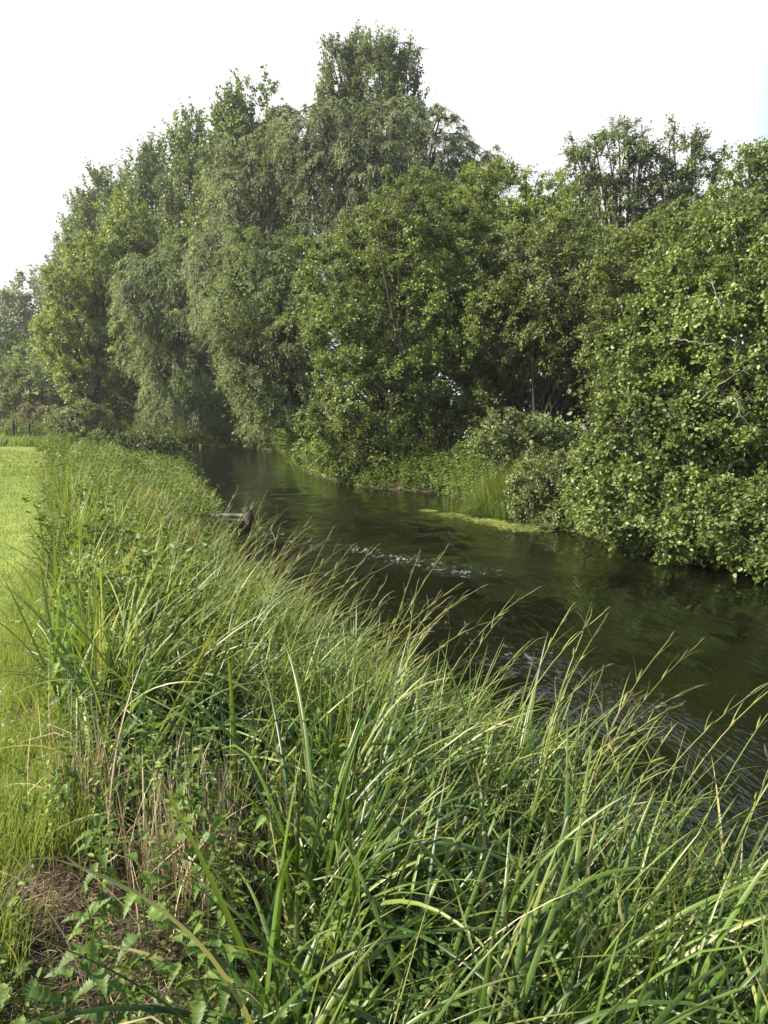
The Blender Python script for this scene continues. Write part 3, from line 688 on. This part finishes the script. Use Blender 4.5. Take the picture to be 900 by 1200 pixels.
# dry thatch / cuttings at the lawn edge
g = Geo()
for (px, py, s, n) in [(45, 1060, .09, 2600), (40, 855, .12, 2000), (90, 930, .16, 1300), (110, 1120, .14, 900), (40, 945, .1, 700), (230, 960, .2, 900)]:
    y = (CAMZ)/math.tan(PITCH+math.atan((py-600)/924)); q = pt(px, py, y)
    c = np.stack([R.normal(q[0], s, n), R.normal(q[1], s*1.2, n), np.zeros(n)], 1); c[:, 2] = gz(c[:, 0], c[:, 1])+R.uniform(.0, .07, n)
    V, F, t, qn = ribbons(c, R.uniform(0, 6.28, n), R.uniform(.02, .09, n), R.uniform(.0012, .003, n), R.uniform(1.1, 1.8, n), R.normal(0, .9, n), 4)
    g.add(V, F, rnd=np.repeat(np.clip(R.normal(.4, .25, n), 0, 1), qn), t=t)
link('dry_cuttings', g.mesh('dry_cuttings', M['thatch']), None, kind='stuff', label='dry brown grass cuttings lying at the edge of the mown grass', category='cuttings')

# dead stalk clumps
for (px, py, n, sp, lab) in [(215, 1010, 190, .12, 'largest clump of dead straw-coloured stalks standing among the nettles'), (108, 960, 90, .10, 'smaller clump of dead stalks beside the bare patch at the lawn edge'),
                             (300, 1000, 60, .12, 'dead grey stalks collapsed under the sedge right of the largest dead clump'), (195, 850, 70, .1, 'thin brown dead stalks behind the largest dead clump')]:
    y = (CAMZ)/math.tan(PITCH+math.atan((py-600)/924)); q = pt(px, py, y); b = np.array([q[0], q[1], float(gz(q[0], q[1]))])
    c = np.stack([R.normal(0, sp, n), R.normal(0, sp, n), np.zeros(n)-.02], 1)
    V, F, t, qn = ribbons(c, R.uniform(0, 6.28, n), R.uniform(.25, .62, n), R.uniform(.003, .010, n), np.abs(R.normal(.12, .15, n)), R.normal(.1, .3, n), 6,
                          kink=(R.uniform(.4, .9, n), np.where(R.random(n) < .35, R.uniform(.8, 2., n), 0)))
    o = link('dead_stalk_clump', Geo().add(V, F, rnd=np.repeat(np.clip(R.normal(.65, .22, n), 0, 1), qn), t=t).mesh('dead_stalk_clump', M['straw']), None, b)
    o['label'] = lab; o['category'] = 'dead plant'; o['group'] = 'dead stalk clumps on the near bank'

# ------------------------------------------------------------------ nettles
def nettle_leaf(L, w):
    s = np.linspace(0, 1, 19)
    prof = np.where(s < .3, (s/.3)**.7, ((1-s)/.7)**.9)*w*.5
    saw = np.where(np.arange(19) % 2 == 1, 1.2, .8); saw[0] = 1
    h = prof*saw; mid = np.stack([s*L, 0*s, -.42*L*s*s+.012*L*np.cos(s*40)], 1)
    a = mid+np.stack([-.02*L*np.ones(19), h, h*.55+.02*L*np.sin(s*31)], 1); b = mid+np.stack([-.02*L*np.ones(19), -h, h*.55+.02*L*np.cos(s*29)], 1)
    V = np.stack([a, mid, b], 1).reshape(-1, 3)
    i = np.arange(18)*3
    F = np.concatenate([np.stack([i, i+1, i+4, i+3], 1), np.stack([i+1, i+2, i+5, i+4], 1)])
    return V, F
def nettle_meshes(seed):
    r = np.random.default_rng(seed); H = r.uniform(.42, .68)
    t = np.linspace(0, 1, 10); bx, by = r.normal(0, .08, 2)
    P = np.stack([bx*t*t, by*t*t, H*t], 1)
    stem = Geo(); stem.add(*tubes(P[None], (.0035*(1-.6*t))[None], 5))
    lv = Geo(); npair = r.integers(7, 10)
    for i in range(npair):
        f = .28+.72*(i/(npair-1))**.85
        c = np.array([np.interp(f, t, P[:, 0]), np.interp(f, t, P[:, 1]), H*f])
        L = (.075 if f < .85 else .075-.3*(f-.85))*r.uniform(.85, 1.15); L = max(L, .03)
        for sd in (0, math.pi):
            a = i*math.pi/2+sd+r.normal(0, .25); tilt = r.normal(-.15 if f < .9 else .5, .3)
            V, F = nettle_leaf(L, L*r.uniform(.48, .6))
            V = V+np.array([.018, 0, 0])
            ct, s_ = math.cos(tilt), math.sin(tilt); V = V@np.array([[ct, 0, s_], [0, 1, 0], [-s_, 0, ct]])
            rl = r.normal(0, .3); V = V@np.array([[1, 0, 0], [0, math.cos(rl), math.sin(rl)], [0, -math.sin(rl), math.cos(rl)]])
            ca, sa = math.cos(a), math.sin(a); V = V@np.array([[ca, sa, 0], [-sa, ca, 0], [0, 0, 1]])
            lv.add(V+c, F, rnd=np.clip(r.normal(.35+.4*f**3, .13), 0, 1))
            P2, r2 = bez(c[None], c[None]+V[1:2]*.5, c[None]+V[1:2], 3, [.0014], [.001]); stem.add(*tubes(P2, r2, 4))
    return stem.mesh('nettle_stem', M['nettle'], None, True), lv.mesh('nettle_leaves', M['nettle'])
protos = [nettle_meshes(s) for s in range(6)]
spots = []
for (px0, px1, py0, py1, n) in [(60, 310, 1000, 1230, 20), (60, 300, 800, 980, 24), (330, 520, 930, 1200, 8), (40, 300, 640, 800, 40), (300, 430, 780, 930, 6)]:
    for i in range(n):
        px, py = R.uniform(px0, px1), R.uniform(py0, py1)
        y = (CAMZ-.15)/math.tan(PITCH+math.atan((py-600)/924)); q = pt(px, py, y)
        if math.hypot(q[0], q[1]) > 1.4 and not bare(q[0], q[1]): spots.append((q[0], q[1]))
for (x, y) in spots:
    st, lf = protos[R.integers(6)]
    o = link('nettle_plant', None, None, (x, y, float(gz(x, y))-.02), label='green stinging nettle with toothed leaves among the near bank sedge', category='nettle', group='nettles on the near bank')
    o.rotation_euler = (R.normal(0, .12), R.normal(0, .12), R.uniform(0, 6.28)); s = R.uniform(.75, 1.15); o.scale = (s, s, s); o.empty_display_size = .1
    link('stem', st, o); link('leaves', lf, o)

# iris clumps -------------------------------------------------------
for (px, py, n, hh, lab) in [(82, 800, 16, .62, 'fan of broad upright iris blades at the left beside the lawn edge'), (110, 690, 9, .6, 'smaller iris fan behind the broad upright one'),
                             (430, 800, 7, .8, 'bright iris blades standing tallest against the water, one folded over'), (180, 770, 6, .55, 'few bright iris blades left of the bank centre')]:
    y = (CAMZ)/math.tan(PITCH+math.atan((py-600)/924)); q = pt(px, py, y); b = np.array([q[0], q[1], float(gz(q[0], q[1]))])
    c = np.stack([R.normal(0, .05, n), R.normal(0, .05, n), np.zeros(n)-.02], 1)
    V, F, t, qn = ribbons(c, R.normal(.2, 1.6, n), R.uniform(.7, 1.05, n)*hh, R.uniform(.018, .028, n), np.abs(R.normal(.12, .12, n)), np.abs(R.normal(.15, .12, n)), 9, twist=.3,
                          kink=(R.uniform(.6, .9, n), np.where(R.random(n) < .2, 2.3, 0)), fold=.06)
    o = link('iris_clump', Geo().add(V, F, rnd=np.repeat(np.clip(R.normal(.5, .25, n), 0, 1), qn), t=t).mesh('iris_clump', M['iris']), None, b)
    o['label'] = lab; o['category'] = 'iris'; o['group'] = 'iris clumps on the near bank'

# flowering sedge stems ------------------------------------------------
def spike_geo(P0, D, L, r, rs):
    """a cylindrical flower spike roughened with small scales"""
    g = Geo(); n = 7; t = np.linspace(0, 1, n); D = D/np.linalg.norm(D)
    P = P0[None]+D[None]*(t*L)[:, None]
    rad = r*np.array([.35, .8, 1, 1, .95, .7, .15]); g.add(*tubes(P[None], rad[None], 6), rnd=rs)
    m_ = int(L/.0022); s = R.random(m_); a = R.uniform(0, 6.28, m_)
    A = np.cross(D, [0.3, .2, 1.]); A /= np.linalg.norm(A); B = np.cross(D, A)
    rr = np.interp(s, t, rad); nn = A[None]*np.cos(a)[:, None]+B[None]*np.sin(a)[:, None]
    V, F, q = leafgeo(P0+D*(s*L)[:, None]+nn*rr[:, None]*.8, D+nn*.55, nn, .006, .003); g.add(V, F, rnd=np.repeat(np.clip(R.normal(rs, .2, m_), 0, 1), q))
    return g
def sedge_stem(seed, loc, H, az, th, kp):
    th_ = th+kp*np.linspace(0, 1, 14)**1.6; st = H/13
    dirs = np.stack([np.sin(th_)*math.cos(az), np.sin(th_)*math.sin(az), np.cos(th_)], 1)
    P = np.concatenate([[[0, 0, 0]], np.cumsum(dirs[:-1]*st, 0)])
    t = np.linspace(0, 1, 14)
    root = link('sedge_flower_stem', None, None, loc, label='sedge stem with brown flower spikes leaning out towards the river', category='sedge stem', group='flowering sedge stems over the water')
    root.empty_display_size = .1
    g = Geo(); g.add(*tubes(P[None], (.0034*(1-.5*t))[None], 4), rnd=R.random())
    link('stem', g.mesh('stem', M['seedstem'], None, True), root)
    side = np.array([-math.sin(az), math.cos(az), 0])
    for i in range(R.integers(3, 6)):
        f = 1-.09*i; p = np.array([np.interp(f, t, P[:, j]) for j in range(3)]); d = np.array([np.interp(f, t, dirs[:, j]) for j in range(3)])
        d2 = d+side*R.normal(0, .35)+np.array([0, 0, R.normal(.1, .2)])*(i > 0)
        link('flower_spike', spike_geo(p, d2, R.uniform(.04, .075), R.uniform(.0042, .006), .25 if i < 2 else .8).mesh('flower_spike', M['seed']), root)
        if i >= 1:
            V, F, tt, q = ribbons(p[None], np.array([az+R.normal(0, .6)]), np.array([R.uniform(.08, .22)]), np.array([.004]), np.array([R.uniform(.3, 1.)]), np.array([R.uniform(.2, 1.)]), 6)
            link('bract', Geo().add(V, F, rnd=.7, t=tt).mesh('bract', M['seedstem']), root)
NB = NEAR[2:9]
segL = np.linalg.norm(np.diff(NB, axis=0), axis=1); cum = np.concatenate([[0], np.cumsum(segL)])
for i in range(120):
    s = R.uniform(.6, cum[-1]); x = np.interp(s, cum, NB[:, 0]); y = np.interp(s, cum, NB[:, 1])
    off = R.uniform(.05, .75); x -= off*.8; y -= off*.55
    if math.hypot(x, y) < 1.5: continue
    sedge_stem(i, (x, y, float(gz(x, y))-.01), R.uniform(1.05, 1.55), R.normal(.3, .5), R.uniform(.15, .5), R.uniform(.3, 1.15))

# pale kinked dead blades near the camera
g = Geo()
c = scatter(190, -1.4, 2.6, 1.3, 5, lambda x, y: instrip(x, y) & (np.hypot(x, y) > 1.7)); n = len(c)
V, F, t, q = ribbons(c, R.uniform(-3.1, 3.1, n), R.uniform(.4, .9, n), R.uniform(.005, .009, n), np.abs(R.normal(.5, .3, n)), np.abs(R.normal(1., .5, n)), 9, kink=(R.uniform(.3, .8, n), np.where(R.random(n) < .4, 1.2, 0)))
link('dead_blades', g.add(V, F, rnd=np.repeat(R.random(n), q), t=t).mesh('dead_blades', M['straw']), None, kind='stuff', label='pale dead grass blades tangled through the sedge', category='dead grass')

# ------------------------------------------------------------------ timber groyne
def box(g, c, s, rz=0., jit=.004):
    c = np.array(c); h = np.array(s)/2
    n = 8; xs = np.linspace(-1, 1, n)
    ring = np.array([(-1, -.88), (-.92, -1), (.92, -1), (1, -.88), (1, .88), (.92, 1), (-.92, 1), (-1, .88)])
    V = np.array([[x*h[0], p[0]*h[1]+R.normal(0, jit), p[1]*h[2]+R.normal(0, jit)] for x in xs for p in ring])
    ca, sa = math.cos(rz), math.sin(rz); V = V@np.array([[ca, sa, 0], [-sa, ca, 0], [0, 0, 1]])+c
    k = np.arange(8); F = np.concatenate([np.stack([i*8+k, i*8+(k+1) % 8, (i+1)*8+(k+1) % 8, (i+1)*8+k], 1) for i in range(n-1)])
    g.add(V, [F, np.array([list(range(8)), [56+j for j in range(7, -1, -1)]])])
    return g
gb = np.array([-2.93, 13.7, -.83])
gr = link('timber_groyne', None, None, gb, label='weathered timber groyne jutting from the near bank into the river', category='groyne')
for (c, s, mt, nm) in [((.2, -.05, .58), (.75, .2, .045), 'darkwood', 'top_plank'), ((.12, .22, .63), (.6, .2, .05), 'wood', 'top_plank'), ((.22, -.2, .48), (.75, .06, .13), 'darkwood', 'side_plank'), ((.2, -.19, .32), (.7, .05, .15), 'darkwood', 'side_plank'), ((.2, -.19, .14), (.7, .05, .15), 'darkwood', 'side_plank')]:
    link(nm, box(Geo(), c, s, R.normal(0, .02)).mesh(nm, M[mt]), gr)
for (x, y, h) in [(.55, -.12, .72), (.46, .22, .78), (-.1, -.28, .5)]:
    g = Geo(); P = np.array([[x+.04*math.sin(i), y, -.5+(h+.5)*i/9] for i in range(10)]); P[:, 0] += np.linspace(.08, 0, 10)
    g.add(*tubes(P[None], np.full((1, 10), .085), 9)); n0 = 9*9
    cap = np.array([[n0+j for j in range(9)]]); V = g.V[0]; g.F.setdefault(9, []).append(cap)
    link('post', g.mesh('post', M['darkwood']), gr)

# greenery round the groyne
g = Geo(); n = 70
c = np.stack([R.normal(-3.05, .22, n), R.normal(13.35, .22, n), np.zeros(n)], 1); c[:, 2] = np.maximum(gz(c[:, 0], c[:, 1]), WZ)
fld(c, 10, .05, (.3, .75), (.012, .022), (.3, .2), (.9, .5), .2, 1.2, 6, .4, .25)
link('sedge_tussock', g.mesh('sedge_tussock', M['sedge']), None, label='grass tussock half covering the timber groyne', category='sedge', kind='stuff')

# fence posts
for i, (px, base_y, top_y, lab) in enumerate([(16, 511, 494, 'tallest fence post, leftmost of the four in the meadow'), (34.5, 510, 496, 'second fence post from the left in the meadow'),
                                             (46, 508, 494, 'third fence post from the left in the meadow'), (58, 502, 495, 'farthest and shortest fence post, rightmost of the four')]):
    d = 58+i*2.5; p = pt(px, 505, d); zb = float(gz(p[0], d)); H = pt(px, top_y-1, d)[2]-zb
    g = Geo(); P = np.array([[.015*math.sin(j*2), 0, -.2+(H+.2)*j/7] for j in range(8)])
    rr = np.full((1, 8), .10); rr[0, -1] = .08; g.add(*tubes(P[None], rr, 8)); g.F.setdefault(8, []).append(np.array([[56+j for j in range(8)]]))
    o = link('fence_post', g.mesh('fence_post', M['darkwood'], None), None, (p[0], d, zb)); o['label'] = lab; o['category'] = 'fence post'; o['group'] = 'fence posts in the meadow'

# floating water weed ----------------------------------------------------
m_ = leafmat('water_weed', G3((.10, .13, .03), (.22, .25, .06), (.42, .43, .17)), trans=.1, rough=.4, nscale=1.5)
path = np.array([pt(505, 604, 1)*0+np.array([.95, 19.0, 0]), [1.55, 18., 0], [2.25, 16.9, 0], [2.9, 15.9, 0]])
def along(s): return np.stack([np.interp(s, [0, .33, .66, 1], path[:, j]) for j in range(3)], -1)
n = 5200; s = R.random(n)**.8; s = s[(wob(s*7, s*3+1, 1.4) > -.35)]; n = len(s); c = along(s)+np.stack([R.normal(0, .17, n)*(.3+s), R.normal(0, .22, n)*(.3+s), np.zeros(n)], 1); c[:, 2] = WZ+R.uniform(.0, .012, n)
V, F, t, q = ribbons(c, R.normal(-1.0, .35, n), R.uniform(.06, .22, n), R.uniform(.006, .018, n), R.normal(1.5, .1, n), R.normal(0, .1, n), 4, twist=.15, fold=.1)
link('water_weed', Geo().add(V, F, rnd=np.repeat(np.clip(R.normal(.5, .25, n), 0, 1), q), t=t).mesh('water_weed', m_), None, kind='stuff', label='pale floating water weed streaming on the river surface', category='water weed')

# ------------------------------------------------------------------ light
AZ, EL = math.radians(-97), math.radians(38)     # sun bearing from +Y (negative = left), elevation
sd = Vector((math.sin(AZ)*math.cos(EL), math.cos(AZ)*math.cos(EL), math.sin(EL)))
sun = bpy.data.lights.new('sun', 'SUN'); sun.energy = 5.0; sun.angle = math.radians(.55); sun.color = (1, .93, .78)
so = bpy.data.objects.new('sun', sun); COL.objects.link(so); so.rotation_euler = sd.to_track_quat('Z', 'Y').to_euler(); so.location = (-20, 0, 30)
w = bpy.data.worlds.new('World'); S.world = w; w.use_nodes = True; nt = w.node_tree; nt.nodes.clear()
N = lambda t, **kw: node(nt, t, **kw)
sky = N('ShaderNodeTexSky', sky_type='NISHITA', sun_disc=False, sun_elevation=EL, sun_rotation=AZ, air_density=1.3, dust_density=2.5, ozone_density=1.0)
tc = N('ShaderNodeTexCoord').outputs['Generated']
sp = N('ShaderNodeSeparateXYZ', ins={0: tc})
no = N('ShaderNodeTexNoise', ins={'Vector': tc, 'Scale': 2.2, 'Detail': 6., 'Roughness': .6})
elev = N('ShaderNodeMapRange', ins={'Value': sp.outputs['Z'], 'From Min': .42, 'From Max': .7, 'To Min': 1., 'To Max': .1})
rightx = N('ShaderNodeMapRange', ins={'Value': sp.outputs['X'], 'From Min': .375, 'From Max': .415, 'To Min': 0., 'To Max': 1.0})
cf = N('ShaderNodeMath', operation='MULTIPLY_ADD', ins={0: no.outputs['Fac'], 1: .5, 2: .75})
cf = N('ShaderNodeMath', operation='MULTIPLY', ins={0: cf.outputs[0], 1: elev.outputs[0]})
cf = N('ShaderNodeMath', operation='SUBTRACT', use_clamp=True, ins={0: cf.outputs[0], 1: rightx.outputs[0]})
mx = N('ShaderNodeMix', data_type='RGBA'); nt.links.new(cf.outputs[0], mx.inputs[0]); nt.links.new(sky.outputs[0], mx.inputs[6]); mx.inputs[7].default_value = (4.05, 4.1, 4.15, 1)
bg = N('ShaderNodeBackground', ins={'Color': mx.outputs[2], 'Strength': .1})
nt.links.new(bg.outputs[0], N('ShaderNodeOutputWorld').inputs[0])

# ------------------------------------------------------------------ air
m, nt, N = newmat('haze')
vol = N('ShaderNodeVolumePrincipled', ins={'Color': (.92, .96, 1., 1), 'Density': .0004, 'Anisotropy': .3})
nt.links.new(vol.outputs[0], N('ShaderNodeOutputMaterial').inputs['Volume'])
hx, hy0, hy1, hz0, hz1 = 1300, -400, 1950, -9., 42.
Vb = np.array([(x, y, z) for z in (hz0, hz1) for y in (hy0, hy1) for x in (-hx, hx)], float)
link('haze', mesh('haze', Vb, np.array([[0, 2, 3, 1], [4, 5, 7, 6], [0, 1, 5, 4], [2, 6, 7, 3], [0, 4, 6, 2], [1, 3, 7, 5]]), m), None, kind='stuff')
# ------------------------------------------------------------------ camera
cam = bpy.data.cameras.new('camera'); co = bpy.data.objects.new('camera', cam); COL.objects.link(co); S.camera = co
co.location = (0, 0, CAMZ); co.rotation_euler = (math.radians(90)-PITCH, 0, 0)
cam.sensor_fit = 'VERTICAL'; cam.sensor_height = 36; cam.lens = 18/math.tan(math.atan(600/924)); cam.clip_start = .05; cam.clip_end = 4000
vs = S.view_settings; vs.view_transform = 'Standard'; vs.look = 'None'; vs.gamma = 1; vs.use_curve_mapping = False; vs.exposure = 1.5
S.cycles.max_bounces = 6; S.cycles.diffuse_bounces = 3; S.cycles.glossy_bounces = 3; S.cycles.transmission_bounces = 4
S.cycles.use_denoising = True
print('polys', sum(len(o.data.polygons) for o in S.objects if o.type == 'MESH'))
